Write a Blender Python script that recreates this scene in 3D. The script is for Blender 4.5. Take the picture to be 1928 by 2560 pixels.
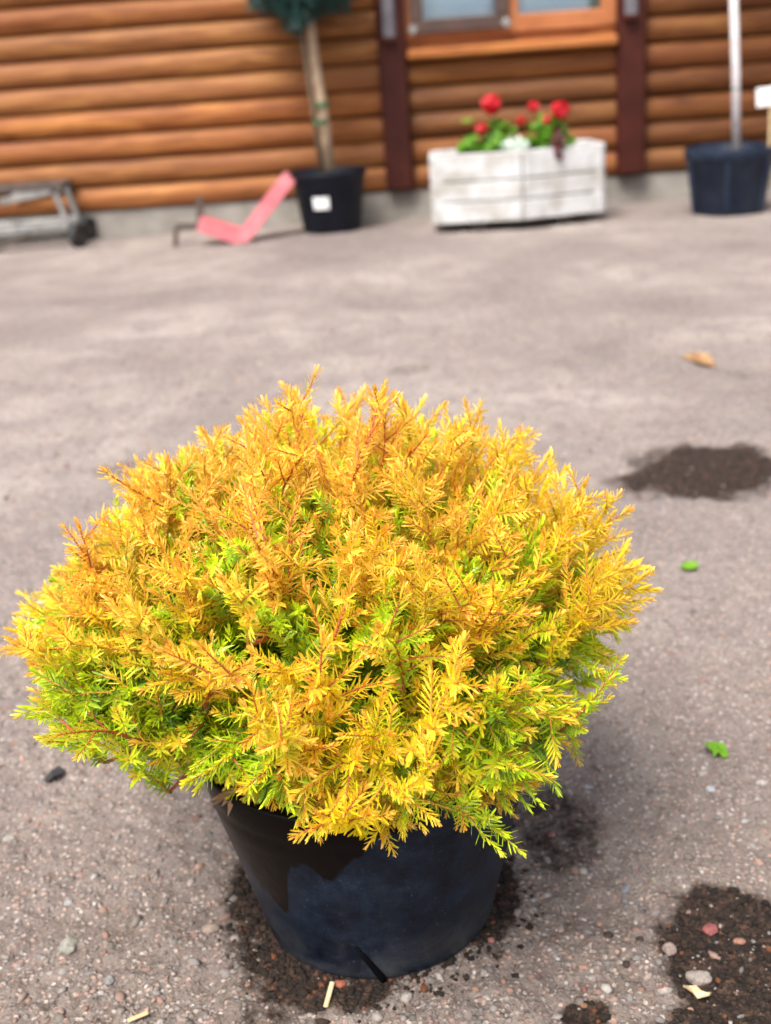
import bpy, math, random
import numpy as np
from mathutils import Vector, Matrix, Euler

random.seed(7); rng = np.random.default_rng(11)
R = math.radians
scene = bpy.context.scene
for o in list(bpy.data.objects): bpy.data.objects.remove(o)
COL = scene.collection

# ---------------------------------------------------------------- camera
FPX, W0, H0 = 3000.0, 1928.0, 2560.0          # focal length in photo pixels
PITCH, ROLL, CAMZ = 21.0, 4.2, 0.742
cam_d = bpy.data.cameras.new('camera'); cam = bpy.data.objects.new('camera', cam_d); COL.objects.link(cam)
cam_d.sensor_fit = 'VERTICAL'; cam_d.sensor_height = 36.0; cam_d.lens = 36.0*FPX/H0
cam_d.clip_start = 0.02; cam_d.clip_end = 500
CM = Matrix.Translation((0, 0, CAMZ)) @ Euler((R(90-PITCH), 0, 0)).to_matrix().to_4x4() @ Matrix.Rotation(R(-ROLL), 4, 'Z')
cam.matrix_world = CM
cam_d.dof.use_dof = True; cam_d.dof.focus_distance = 0.84; cam_d.dof.aperture_fstop = 6.0
scene.camera = cam

# ---------------------------------------------------------------- world, sun, exposure
SUN_EL, SUN_AZ = 58.0, 212.0                  # azimuth clockwise from +Y: behind the camera, a little to its left
world = bpy.data.worlds.new('World'); scene.world = world; world.use_nodes = True
nt = world.node_tree; nt.nodes.clear()
sky = nt.nodes.new('ShaderNodeTexSky'); sky.sky_type = 'NISHITA'; sky.sun_disc = False
sky.sun_elevation = R(SUN_EL); sky.sun_rotation = R(SUN_AZ); sky.dust_density = 4.0; sky.air_density = 1.0; sky.ozone_density = 1.0
hs = nt.nodes.new('ShaderNodeHueSaturation'); hs.inputs['Saturation'].default_value = 0.45
bg = nt.nodes.new('ShaderNodeBackground'); bg.inputs['Strength'].default_value = 0.125
wo = nt.nodes.new('ShaderNodeOutputWorld')
nt.links.new(sky.outputs[0], hs.inputs['Color']); nt.links.new(hs.outputs[0], bg.inputs[0]); nt.links.new(bg.outputs[0], wo.inputs[0])
sun_d = bpy.data.lights.new('sun', 'SUN'); sun_d.energy = 2.7; sun_d.angle = R(28); sun_d.color = (1.0, 0.95, 0.88)
sun = bpy.data.objects.new('sun', sun_d); COL.objects.link(sun)
sd = Vector((math.sin(R(SUN_AZ))*math.cos(R(SUN_EL)), math.cos(R(SUN_AZ))*math.cos(R(SUN_EL)), math.sin(R(SUN_EL))))
sun.rotation_euler = sd.to_track_quat('Z', 'Y').to_euler(); sun.location = (0, 0, 8)
vs = scene.view_settings; vs.view_transform = 'Standard'; vs.look = 'None'; vs.gamma = 1.0; vs.use_curve_mapping = False
vs.exposure = 1.05
scene.render.engine = 'CYCLES'

# ---------------------------------------------------------------- helpers
def ray(px, py):
    return (CM.to_3x3() @ Vector(((px-W0/2)/FPX, -(py-H0/2)/FPX, -1.0)))
def gnd(px, py, z=0.0):
    d = ray(px, py); k = (z-CAMZ)/d.z
    return Vector((d.x*k, d.y*k, z))
def aty(px, py, y):                           # the point of the view ray on the upright plane Y = y
    d = ray(px, py); k = y/d.y
    return Vector((d.x*k, y, CAMZ+d.z*k))

def tag(o, label=None, cat=None, group=None, kind=None):
    if label: o['label'] = label
    if cat: o['category'] = cat
    if group: o['group'] = group
    if kind: o['kind'] = kind
    return o
def empty(name, loc, rz=0.0):
    o = bpy.data.objects.new(name, None); COL.objects.link(o); o.location = loc; o.rotation_euler = (0, 0, rz)
    o.empty_display_size = 0.05
    return o
def link(name, me, parent=None, loc=None):
    o = bpy.data.objects.new(name, me); COL.objects.link(o)
    if parent is not None: o.parent = parent
    if loc is not None: o.location = loc
    return o

class MB:
    """collects verts / faces / material slots of ONE mesh"""
    def __init__(s): s.v = []; s.f = []; s.m = []; s.sm = []
    def add(s, v, f, mi=0, smooth=True):
        b = len(s.v); s.v += [tuple(p) for p in v]
        for q in f: s.f.append(tuple(i+b for i in q)); s.m.append(mi); s.sm.append(smooth)
        return s
    def box(s, c, d, rot=None, mi=0, bev=0.0):
        x, y, z = d[0]/2, d[1]/2, d[2]/2
        if bev <= 0:
            v = [Vector((i*x, j*y, k*z)) for i in (-1, 1) for j in (-1, 1) for k in (-1, 1)]
            f = [(0,1,3,2),(4,6,7,5),(0,4,5,1),(2,3,7,6),(0,2,6,4),(1,5,7,3)]
        else:
            bev = min(bev, x*.9, y*.9, z*.9)
            v = []; idx = {}
            for i in (-1, 1):
                for j in (-1, 1):
                    for k in (-1, 1):
                        idx[i,j,k,0] = len(v); v.append(Vector((i*x, j*(y-bev), k*(z-bev))))
                        idx[i,j,k,1] = len(v); v.append(Vector((i*(x-bev), j*y, k*(z-bev))))
                        idx[i,j,k,2] = len(v); v.append(Vector((i*(x-bev), j*(y-bev), k*z)))
            f = []
            for a in (0, 1, 2):
                for sg in (-1, 1):
                    o = [(-1,-1),(1,-1),(1,1),(-1,1)]; q = []
                    for p in o:
                        t = list(p); t.insert(a, sg); q.append(idx[t[0],t[1],t[2],a])
                    f.append(tuple(q))
            for a in (0, 1, 2):
                b, c2 = [n for n in (0,1,2) if n != a]
                for sb in (-1, 1):
                    for sc in (-1, 1):
                        q = []
                        for sa, ax in ((-1,b),(1,b),(1,c2),(-1,c2)):
                            t = [0,0,0]; t[a] = sa; t[b] = sb; t[c2] = sc; q.append(idx[t[0],t[1],t[2],ax])
                        f.append(tuple(q))
            for i in (-1, 1):
                for j in (-1, 1):
                    for k in (-1, 1): f.append((idx[i,j,k,0], idx[i,j,k,1], idx[i,j,k,2]))
        M = rot if rot is not None else Matrix.Identity(3)
        c = Vector(c)
        return s.add([M @ p + c for p in v], f, mi, False)
    def bar(s, a, b, w, h, mi=0, bev=0.0):    # rectangular bar from a to b, w sideways, h upward
        a = Vector(a); b = Vector(b); d = b-a; L = d.length; d.normalize()
        up = Vector((0, 0, 1)) if abs(d.z) < .95 else Vector((0, 1, 0))
        sx = d.cross(up).normalized(); uz = sx.cross(d)
        M = Matrix((d, sx, uz)).transposed()
        return s.box((a+b)/2, (L, w, h), M, mi, bev)
    def tube(s, pts, rad, n=8, mi=0, cap=True):
        pts = [Vector(p) for p in pts]; rad = rad if isinstance(rad, (list, tuple)) else [rad]*len(pts)
        v = []; prev = None
        for i, p in enumerate(pts):
            t = (pts[min(i+1, len(pts)-1)]-pts[max(i-1, 0)]).normalized()
            ref = prev if prev is not None else (Vector((0,0,1)) if abs(t.z) < .9 else Vector((1,0,0)))
            a = (ref - t*ref.dot(t)).normalized(); b = t.cross(a); prev = a
            for k in range(n):
                an = 2*math.pi*k/n; v.append(p+(a*math.cos(an)+b*math.sin(an))*rad[i])
        f = [(i*n+k, i*n+(k+1) % n, (i+1)*n+(k+1) % n, (i+1)*n+k) for i in range(len(pts)-1) for k in range(n)]
        if cap: f += [tuple(range(n-1, -1, -1)), tuple(range((len(pts)-1)*n, len(pts)*n))]
        return s.add(v, f, mi, True)
    def lathe(s, prof, n=64, mi=0, wob=None, c=(0,0,0)):
        v = []
        for r, z in prof:
            for k in range(n):
                a = 2*math.pi*k/n; rr = r*(1+(wob(a, z) if wob else 0)); v.append((c[0]+rr*math.cos(a), c[1]+rr*math.sin(a), c[2]+z))
        f = [(i*n+k, i*n+(k+1) % n, (i+1)*n+(k+1) % n, (i+1)*n+k) for i in range(len(prof)-1) for k in range(n)]
        return s.add(v, f, mi, True)
    def stone(s, c, r, mi=0, flat=.7, sd=None):
        g = (1+5**.5)/2
        V = [(-1,g,0),(1,g,0),(-1,-g,0),(1,-g,0),(0,-1,g),(0,1,g),(0,-1,-g),(0,1,-g),(g,0,-1),(g,0,1),(-g,0,-1),(-g,0,1)]
        F = [(0,11,5),(0,5,1),(0,1,7),(0,7,10),(0,10,11),(1,5,9),(5,11,4),(11,10,2),(10,7,6),(7,1,8),(3,9,4),(3,4,2),(3,2,6),(3,6,8),(3,8,9),(4,9,5),(2,4,11),(6,2,10),(8,6,7),(9,8,1)]
        M = Euler((random.random()*6, random.random()*6, random.random()*6)).to_matrix()
        sx, sy = random.uniform(.7, 1.25), random.uniform(.7, 1.1)
        vv = []
        for p in V:
            q = (M @ Vector(p)).normalized()*random.uniform(.75, 1.15)*r
            vv.append((c[0]+q.x*sx, c[1]+q.y*sy, c[2]+q.z*flat))
        return s.add(vv, F, mi, True)
    def mesh(s, name, mats):
        me = bpy.data.meshes.new(name); me.from_pydata(s.v, [], s.f)
        for m in (mats if isinstance(mats, (list, tuple)) else [mats]): me.materials.append(m)
        me.polygons.foreach_set('material_index', s.m); me.polygons.foreach_set('use_smooth', s.sm)
        me.update(); return me
    def build(s, name, mats, parent=None, loc=None):
        return link(name, s.mesh(name, mats), parent, loc)

def fast_mesh(name, V, F, mats, attrs=None, smooth=True, mi=None):
    """V (n,3), F list of int arrays (k,3) or (k,4)"""
    me = bpy.data.meshes.new(name)
    me.vertices.add(len(V)); me.vertices.foreach_set('co', np.asarray(V, np.float32).ravel())
    F = [np.asarray(f, np.int32) for f in F if len(f)]
    loops = np.concatenate([f.ravel() for f in F])
    sizes = np.concatenate([np.full(len(f), f.shape[1], np.int32) for f in F])
    starts = np.concatenate([[0], np.cumsum(sizes)[:-1]]).astype(np.int32)
    me.loops.add(len(loops)); me.loops.foreach_set('vertex_index', loops)
    me.polygons.add(len(sizes)); me.polygons.foreach_set('loop_start', starts)
    if mi is not None: me.polygons.foreach_set('material_index', np.asarray(mi, np.int32))
    me.polygons.foreach_set('use_smooth', np.full(len(sizes), smooth))
    for m in (mats if isinstance(mats, (list, tuple)) else [mats]): me.materials.append(m)
    for k, a in (attrs or {}).items():
        a = np.asarray(a, np.float32)
        if a.ndim == 1:
            t = me.attributes.new(k, 'FLOAT', 'POINT'); t.data.foreach_set('value', a)
        else:
            t = me.attributes.new(k, 'FLOAT_COLOR', 'POINT'); t.data.foreach_set('color', a.ravel())
    me.update(calc_edges=True); me.validate()
    return me

def vnoise(x, y, seed=0):
    x = np.asarray(x, float); y = np.asarray(y, float)
    xi = np.floor(x).astype(np.int64); yi = np.floor(y).astype(np.int64); fx = x-xi; fy = y-yi
    def h(a, b):
        n = (a*374761393 + b*668265263 + seed*1442695041) & 0xffffffff
        n = ((n ^ (n >> 13))*1274126177) & 0xffffffff
        return ((n ^ (n >> 16)) & 0xffff)/65535.0
    u = fx*fx*(3-2*fx); w = fy*fy*(3-2*fy)
    return (h(xi,yi)*(1-u)+h(xi+1,yi)*u)*(1-w)+(h(xi,yi+1)*(1-u)+h(xi+1,yi+1)*u)*w
def fbm(x, y, o=4, seed=0):
    t = 0; a = .5; n = 0
    for i in range(o): t = t+a*vnoise(x*2**i, y*2**i, seed+i*17); n += a; a *= .5
    return t/n

# ---------------------------------------------------------------- materials
class NT:
    def __init__(s, name):
        s.m = bpy.data.materials.new(name); s.m.use_nodes = True; s.t = s.m.node_tree; s.t.nodes.clear()
        s.out = s.n('ShaderNodeOutputMaterial')
    def n(s, typ, **kw):
        nd = s.t.nodes.new(typ)
        for k, v in kw.items():
            if k.startswith('_'): setattr(nd, k[1:], v)
            else: s.set(nd.inputs[int(k[1:]) if k[0] == 'i' and k[1:].isdigit() else k.replace('__', ' ')], v)
        return nd
    def set(s, inp, v):
        if isinstance(v, bpy.types.NodeSocket): s.t.links.new(v, inp)
        elif isinstance(v, bpy.types.Node): s.t.links.new(v.outputs[0], inp)
        else:
            if hasattr(inp.default_value, '__len__') and not hasattr(v, '__len__'): v = [v]*len(inp.default_value)
            if hasattr(v, '__len__') and hasattr(inp.default_value, '__len__') and len(inp.default_value) == 4 and len(v) == 3: v = (*v, 1)
            inp.default_value = v
    def noise(s, vec, scale, detail=4, rough=.6, dist=0.0):
        return s.n('ShaderNodeTexNoise', Vector=vec, Scale=scale, Detail=detail, Roughness=rough, Distortion=dist).outputs[0]
    def ramp(s, fac, stops):
        r = s.n('ShaderNodeValToRGB', Fac=fac); e = r.color_ramp.elements
        while len(e) < len(stops): e.new(.5)
        for q, (p, c) in zip(e, stops):
            q.position = p; q.color = (*c, 1) if hasattr(c, '__len__') else (c, c, c, 1)
        return r.outputs[0]
    def mix(s, fac, a, b, mode='MIX'):
        m = s.n('ShaderNodeMix', _data_type='RGBA', _blend_type=mode)
        s.set(m.inputs[0], fac); s.set(m.inputs[6], a); s.set(m.inputs[7], b); return m.outputs[2]
    def math(s, op, a, b=0.0, c=0.0, clamp=False):
        m = s.n('ShaderNodeMath', _operation=op, _use_clamp=clamp); s.set(m.inputs[0], a); s.set(m.inputs[1], b); s.set(m.inputs[2], c); return m.outputs[0]
    def obj(s): return s.n('ShaderNodeTexCoord').outputs['Object']
    def pos(s): return s.n('ShaderNodeNewGeometry').outputs['Position']
    def attr(s, name, out='Fac'): return s.n('ShaderNodeAttribute', _attribute_name=name).outputs[out]
    def bump(s, h, strength=.5, dist=.002, nrm=None):
        b = s.n('ShaderNodeBump', Height=h, Strength=strength, Distance=dist)
        if nrm is not None: s.set(b.inputs['Normal'], nrm)
        return b.outputs[0]
    def bsdf(s, col, rough=.6, spec=.5, metal=0.0, nrm=None, **kw):
        b = s.n('ShaderNodeBsdfPrincipled')
        s.set(b.inputs['Base Color'], col); s.set(b.inputs['Roughness'], rough); s.set(b.inputs['Specular IOR Level'], spec); s.set(b.inputs['Metallic'], metal)
        if nrm is not None: s.set(b.inputs['Normal'], nrm)
        for k, v in kw.items(): s.set(b.inputs[k.replace('_', ' ')], v)
        return b.outputs[0]
    def done(s, sh): s.t.links.new(sh, s.out.inputs['Surface']); return s.m

def m_plain(name, c1, c2, rough=.6, scale=30, bump=.3, spec=.5, metal=0.0):
    t = NT(name); o = t.obj(); n = t.noise(o, scale, 5)
    return t.done(t.bsdf(t.ramp(n, [(.3, c1), (.7, c2)]), rough, spec, metal, t.bump(t.noise(o, scale*4, 3), bump, .002)))

def mat_ground():
    t = NT('packed_dirt'); p = t.pos()
    big = t.noise(p, 1.1, 5, .6, .4); mid = t.noise(p, 6.5, 5, .65, .3); fine = t.noise(p, 55, 4, .7); grit = t.noise(p, 260, 3, .75)
    c = t.ramp(big, [(.38, (.185, .155, .144)), (.5, (.305, .258, .232)), (.62, (.40, .348, .316))])
    c = t.mix(t.ramp(mid, [(.44, 0.0), (.60, .8)]), c, (.225, .190, .184))
    c = t.mix(t.ramp(fine, [(.36, .75), (.48, 0.0)]), c, (.16, .125, .108))
    c = t.mix(t.ramp(fine, [(.58, 0.0), (.72, .6)]), c, (.47, .38, .33))
    c = t.mix(t.math('MULTIPLY', t.attr('near_brown'), t.ramp(t.noise(p, 9, 5, .65), [(.3, .85), (.7, .45)])), c, (.165, .125, .104))  # dirt turns darker and browner towards the camera
    v = t.n('ShaderNodeTexVoronoi', Vector=p, Scale=190.0)
    cell = v.outputs['Color']
    sep = t.n('ShaderNodeSeparateColor', Color=cell)
    peb = t.ramp(sep.outputs[0], [(.0, (.40, .25, .20)), (.3, (.25, .22, .205)), (.6, (.46, .40, .36)), (.85, (.50, .32, .25)), (1.0, (.60, .56, .53))])
    near = t.math('MULTIPLY', t.ramp(v.outputs['Distance'], [(.32, .85), (.5, 0.0)]), t.math('GREATER_THAN', sep.outputs[1], .42))
    c = t.mix(near, c, peb)
    c = t.mix(t.ramp(grit, [(.36, .65), (.5, 0.0)]), c, (.07, .057, .052))
    c = t.mix(t.ramp(grit, [(.62, 0.0), (.8, .5)]), c, (.5, .43, .39))
    wet = t.attr('wet')
    wn = t.math('ADD', wet, t.math('MULTIPLY', t.math('SUBTRACT', t.noise(p, 70, 5, .75), .5), 1.1))
    wm = t.ramp(wn, [(.22, 0.0), (.62, 1.0)])
    wm = t.math('MULTIPLY', wm, t.ramp(wet, [(.02, 0.0), (.12, 1.0)]))
    soil = t.ramp(t.noise(p, 120, 5, .75), [(.36, (.005, .004, .0035)), (.5, (.020, .013, .010)), (.64, (.085, .045, .030))])
    c = t.mix(t.math('MULTIPLY', wm, .95), c, soil)
    r = t.math('SUBTRACT', .9, t.math('MULTIPLY', wm, .2))
    h = t.math('ADD', t.math('MULTIPLY', fine, .6), t.math('MULTIPLY', grit, .5))
    h = t.math('ADD', h, t.math('MULTIPLY', near, .25))
    return t.done(t.bsdf(c, r, t.mix(wm, (.3, .3, .3), (.12, .12, .12)), 0, t.bump(h, 1.0, .006)))

def mat_wood():
    t = NT('stained_siding'); o = t.obj(); oi = t.n('ShaderNodeObjectInfo')
    mp = t.n('ShaderNodeMapping', Vector=o); mp.inputs['Scale'].default_value = (1.6, 14, 14)
    sh = t.n('ShaderNodeVectorMath', _operation='ADD'); t.set(sh.inputs[0], mp.outputs[0])
    cb = t.n('ShaderNodeCombineXYZ'); t.set(cb.inputs[0], t.math('MULTIPLY', oi.outputs['Random'], 57)); t.set(cb.inputs[2], t.math('MULTIPLY', oi.outputs['Random'], 31)); t.set(sh.inputs[1], cb.outputs[0])
    g = t.noise(sh.outputs[0], 2.2, 6, .62, .6); blot = t.noise(sh.outputs[0], .7, 4, .6, .3)
    c = t.ramp(g, [(.30, (.15, .044, .012)), (.5, (.34, .122, .034)), (.70, (.55, .235, .065))])
    c = t.mix(t.ramp(blot, [(.38, .7), (.6, 0.0)]), c, (.30, .100, .036))
    c = t.mix(1.0, c, oi.outputs['Color'], 'MULTIPLY')
    return t.done(t.bsdf(c, .55, .18, 0, t.bump(g, .35, .004)))

def mat_needle(name, trans=.42):
    """juvenile thuja foliage: pink-orange shoot tips, golden middle, lime and green low down and inside"""
    t = NT(name); tip = t.attr('tip'); gr = t.attr('green'); oi = t.n('ShaderNodeObjectInfo'); rnd = t.attr('rnd')
    osep = t.n('ShaderNodeSeparateColor', Color=oi.outputs['Color'])
    g = t.math('ADD', t.math('ADD', gr, osep.outputs[1]), t.math('MULTIPLY', t.math('SUBTRACT', rnd, .5), .22), clamp=True)
    gold = t.ramp(tip, [(.0, (.66, .58, .012)), (.36, (.90, .73, .018)), (.70, (.94, .70, .026)), (.97, (.94, .57, .10))])
    warm = t.mix(osep.outputs[0], gold, (.94, .56, .11))
    lime = t.ramp(tip, [(.0, (.17, .32, .010)), (.5, (.42, .62, .014)), (1.0, (.68, .82, .022))])
    dgrn = t.ramp(tip, [(.0, (.03, .085, .010)), (1.0, (.10, .22, .020))])
    c = t.mix(t.ramp(g, [(.20, 0.0), (.50, 1.0)]), warm, lime)
    c = t.mix(t.ramp(g, [(.62, 0.0), (.92, 1.0)]), c, dgrn)
    hv = t.n('ShaderNodeHueSaturation', Color=c); t.set(hv.inputs['Value'], t.math('ADD', .88, t.math('MULTIPLY', rnd, .3)))
    c = hv.outputs[0]
    b = t.bsdf(c, .32, .6)
    tr = t.n('ShaderNodeBsdfTranslucent', Color=c).outputs[0]
    mx = t.n('ShaderNodeMixShader', i0=trans); t.set(mx.inputs[1], b); t.set(mx.inputs[2], tr)
    return t.done(mx.outputs[0])

def mat_stem():
    t = NT('red_brown_twig'); n = t.noise(t.obj(), 300, 4)
    return t.done(t.bsdf(t.ramp(n, [(.3, (.30, .045, .022)), (.7, (.52, .15, .06))]), .55, .4))

def mat_pot():
    t = NT('dusty_wet_plastic'); o = t.obj()
    n1 = t.noise(o, 16, 6, .65, .5); n2 = t.noise(o, 30, 8, .75, .1); n3 = t.noise(o, 420, 3, .7)
    mp = t.n('ShaderNodeMapping', Vector=o); mp.inputs['Scale'].default_value = (1, 1, .3)
    st = t.noise(mp.outputs[0], 36, 5, .6, .5)
    wet = t.attr('wet')
    wm = t.ramp(t.math('ADD', wet, t.math('MULTIPLY', t.math('SUBTRACT', n1, .5), 1.1)), [(.44, 0.0), (.56, 1.0)])
    dust = t.ramp(n2, [(.36, (.003, .005, .011)), (.5, (.006, .011, .022)), (.62, (.011, .020, .036)), (.78, (.034, .048, .068))])
    dust = t.mix(t.ramp(st, [(.52, 0.0), (.75, .6)]), dust, (.016, .024, .036))
    dust = t.mix(t.ramp(n3, [(.66, 0.0), (.74, .8)]), dust, (.16, .15, .14))
    low = t.attr('low')
    dust = t.mix(t.math('MULTIPLY', low, t.ramp(n1, [(.35, 0.0), (.7, .6)])), dust, (.11, .105, .10))
    c = t.mix(wm, dust, (.005, .0035, .003))
    r = t.mix(wm, t.ramp(n2, [(.3, .30), (.7, .48)]), (.3, .3, .3))
    return t.done(t.bsdf(c, r, t.mix(wm, (.16, .16, .16), (.08, .08, .08)), 0, t.bump(t.math('ADD', n1, t.math('MULTIPLY', n2, .3)), .25, .004)))

def mat_blackpot(name, a=(.004, .005, .009), b=(.010, .013, .022)):
    return m_plain(name, a, b, .5, 9, .1, .2)

def mat_paint():
    t = NT('weathered_white_paint'); o = t.obj()
    mp = t.n('ShaderNodeMapping', Vector=o); mp.inputs['Scale'].default_value = (2, 8, 8)
    g = t.noise(mp.outputs[0], 3, 6, .65, .5); d = t.noise(o, 9, 5, .6)
    c = t.ramp(g, [(.25, (.36, .35, .34)), (.45, (.50, .50, .50)), (.8, (.58, .58, .595))])
    c = t.mix(t.ramp(d, [(.34, .8), (.56, 0.0)]), c, (.30, .275, .235))
    return t.done(t.bsdf(c, .6, .4, 0, t.bump(g, .3, .003)))

def mat_vcol(name, rough=.85, dirt=(.10, .085, .075)):
    t = NT(name); c = t.attr('col', 'Color')
    n = t.noise(t.pos(), 400, 3, .7)
    c = t.mix(t.ramp(n, [(.35, .5), (.55, 0.0)]), c, dirt)
    return t.done(t.bsdf(c, rough, .2))

def mat_leaf(name, a, b, trans=.3, rough=.45, scale=60):
    t = NT(name); c = t.ramp(t.noise(t.pos(), scale, 3), [(.3, a), (.7, b)])
    mx = t.n('ShaderNodeMixShader', i0=trans); t.set(mx.inputs[1], t.bsdf(c, rough, .5)); t.set(mx.inputs[2], t.n('ShaderNodeBsdfTranslucent', Color=c).outputs[0])
    return t.done(mx.outputs[0])

def mat_glass():
    t = NT('window_glass')
    mx = t.n('ShaderNodeMixShader'); lw = t.n('ShaderNodeLayerWeight', Blend=.35)
    t.set(mx.inputs[0], t.math('ADD', .10, lw.outputs['Fresnel'], clamp=True))
    t.set(mx.inputs[1], t.n('ShaderNodeBsdfTransparent', Color=(.95, .98, 1.0)).outputs[0])
    t.set(mx.inputs[2], t.n('ShaderNodeBsdfGlossy', Color=(.9, .95, 1.0), Roughness=.03).outputs[0])
    return t.done(mx.outputs[0])

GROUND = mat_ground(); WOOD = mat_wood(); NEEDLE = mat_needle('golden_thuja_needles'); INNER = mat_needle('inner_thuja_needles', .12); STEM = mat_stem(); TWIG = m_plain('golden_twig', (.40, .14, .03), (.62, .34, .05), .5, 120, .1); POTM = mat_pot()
BPOT = mat_blackpot('black_nursery_plastic'); PAINT = mat_paint(); GLASS = mat_glass()
NPOT = mat_blackpot('navy_nursery_plastic', (.006, .011, .026), (.024, .034, .055))
SOIL = m_plain('potting_soil', (.012, .008, .006), (.06, .04, .03), .95, 60, 1.0)
CONC = m_plain('plinth_concrete', (.17, .155, .135), (.32, .295, .26), .9, 6, .5)
DBROWN = m_plain('dark_brown_paint', (.034, .006, .004), (.060, .013, .008), .5, 8, .2, .2)
GREYM = m_plain('grey_metal', (.10, .095, .11), (.15, .14, .16), .4, 20, .1)
STEEL = m_plain('worn_steel', (.16, .16, .155), (.38, .37, .36), .5, 14, .2, metal=.5)
RUST = m_plain('dark_rusty_steel', (.035, .028, .025), (.10, .07, .055), .7, 20, .4)
RUBBER = m_plain('black_rubber', (.012, .012, .013), (.03, .03, .03), .8, 20, .3)
REDP = m_plain('faded_red_paint', (.50, .10, .12), (.62, .22, .24), .5, 10, .15)
SCREEN = m_plain('brown_screen_frame', (.05, .026, .02), (.075, .04, .03), .5, 12, .1)
FRAME = m_plain('orange_brown_frame', (.30, .095, .028), (.42, .15, .05), .5, 8, .2)
BACKING = m_plain('pale_blue_backing', (.66, .88, 1.0), (.80, .95, 1.0), .9, 7, .2)  # pale blue sheet just behind the window glass
GREENC = m_plain('green_edge_strip', (.03, .10, .05), (.08, .20, .09), .9, 7, .2)
WHITE = m_plain('white_card', (.80, .80, .80), (.86, .86, .87), .6, 20, .05)
STONE = mat_vcol('mixed_grit'); CRUMB = mat_vcol('dark_soil_crumbs', .95, (.02, .014, .011))
LEAF = mat_leaf('geranium_leaf', (.05, .17, .015), (.18, .38, .025)); PETAL = mat_leaf('red_petal', (.50, .004, .012), (.70, .012, .03), .25)
SILVER = mat_leaf('silver_leaf', (.38, .46, .38), (.60, .68, .60), .15); DRED = mat_leaf('dark_red_leaf', (.06, .004, .008), (.12, .012, .02), .15)
SPRUCE = mat_leaf('blue_spruce_needles', (.012, .05, .042), (.035, .10, .09), .1, .55, 14); BARK = m_plain('pale_bark', (.30, .20, .125), (.50, .37, .25), .85, 22, .6)
LIMEW = m_plain('limewashed_bark', (.42, .39, .40), (.62, .59, .60), .85, 18, .5); STAKE = m_plain('weathered_stake', (.10, .07, .045), (.19, .14, .09), .85, 22, .4)
TIE = m_plain('green_tie', (.03, .08, .03), (.06, .12, .05), .6, 20, .1)
FRESH = mat_leaf('fresh_green_leaf', (.12, .30, .012), (.20, .42, .02), .25); STRAW = m_plain('dry_straw', (.42, .30, .15), (.66, .52, .32), .8, 60, .3)
DRYLEAF = mat_leaf('dry_brown_leaf', (.26, .12, .05), (.55, .36, .18), .2)

# ---------------------------------------------------------------- ground: one sheet to the horizon
POT = gnd(949, 2243)                                        # centre of the pot's foot
def axis(fine0, fine1, step, lo, hi, grow, maxs=6.0):
    a = list(np.arange(fine0, fine1+1e-9, step)); s = step; x = a[-1]
    while x < hi: s = min(s*grow, maxs); x += s; a.append(x)
    s = step; x = a[0]; b = []
    while x > lo: s = min(s*1.15, maxs); x -= s; b.append(x)
    return np.array(b[::-1]+a)
xs_r = axis(0, .52, .0042, 0, 60, 1.05); XS = np.concatenate([-xs_r[:0:-1], xs_r])
XS = np.unique(np.round(XS, 5)); YS = axis(.42, 1.30, .0042, -60, 80, 1.016)
GX, GY = np.meshgrid(XS, YS)
def wet_dark_mask(x, y):
    # damp stains and other dark patches: photo pixels of centre, half width and half depth on the ground, strength
    P = [(1770, 1180, 205, 62, .95), (1640, 1150, 90, 40, .5), (1395, 2045, 115, 140, .5), (1880, 2400, 175, 230, 1.0), (1800, 2260, 80, 80, .8),  # third entry is the brown patch right of the pot
         (850, 2440, 155, 95, .95), (940, 2345, 330, 110, .8), (640, 2230, 70, 120, .75), (1240, 2230, 60, 110, .8), (700, 2520, 80, 60, .5), (1450, 2540, 60, 45, .8), (1860, 2540, 200, 80, .9), (964, 2480, 1500, 420, .24), (200, 2000, 500, 240, .16), (325, 1170, 70, 25, .35), (1030, 925, 60, 14, .35)]  # the two widest entries faintly darken the foreground dirt
    w = np.zeros_like(x)
    wx = (fbm(x*14, y*14, 4, 3)-.5)*.9; wy = (fbm(x*14+9, y*14+5, 4, 8)-.5)*.9
    for px, py, a, b, s in P:
        c = gnd(px, py); ex = gnd(px+a, py)-c; ey = gnd(px, py-b*.9)-gnd(px, py+b*.9)
        ra = ex.length; rb = ey.length/2
        d = np.sqrt(((x-c.x)/ra+wx)**2+((y-c.y)/rb+wy)**2)
        w = np.maximum(w, s*np.clip((1.36-d)/.62, 0, 1))
    return w
WET_DARK = wet_dark_mask(GX, GY)
dist = np.hypot(GX, GY)
fade = np.clip((9-dist)/6, 0, 1)
GZ = ((fbm(GX*3, GY*3, 3, 1)-.5)*.016 + (fbm(GX*26, GY*26, 4, 2)-.5)*.012 + np.clip(fbm(GX*85, GY*85, 2, 5)-.5, -.2, 1)*.010*np.clip((2.5-dist)/1.5, 0, 1))*fade
GZ += np.clip(WET_DARK, 0, 1)*(fbm(GX*60, GY*60, 3, 12)-.35)*.006
pr = np.hypot(GX-POT.x, GY-POT.y); GZ *= np.clip((pr-.10)/.05, .15, 1)
ny, nx = GX.shape; I = np.arange(ny*nx).reshape(ny, nx)
F = np.stack([I[:-1,:-1].ravel(), I[:-1,1:].ravel(), I[1:,1:].ravel(), I[1:,:-1].ravel()], 1)
ground = link('ground', fast_mesh('ground', np.stack([GX.ravel(), GY.ravel(), GZ.ravel()], 1), [F], GROUND, {'wet': WET_DARK.ravel(), 'near_brown': np.clip((1.9-GY.ravel())/1.0, 0, 1)}))
tag(ground, 'packed grey brown dirt yard with dark damp patches', 'ground', kind='structure')
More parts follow.
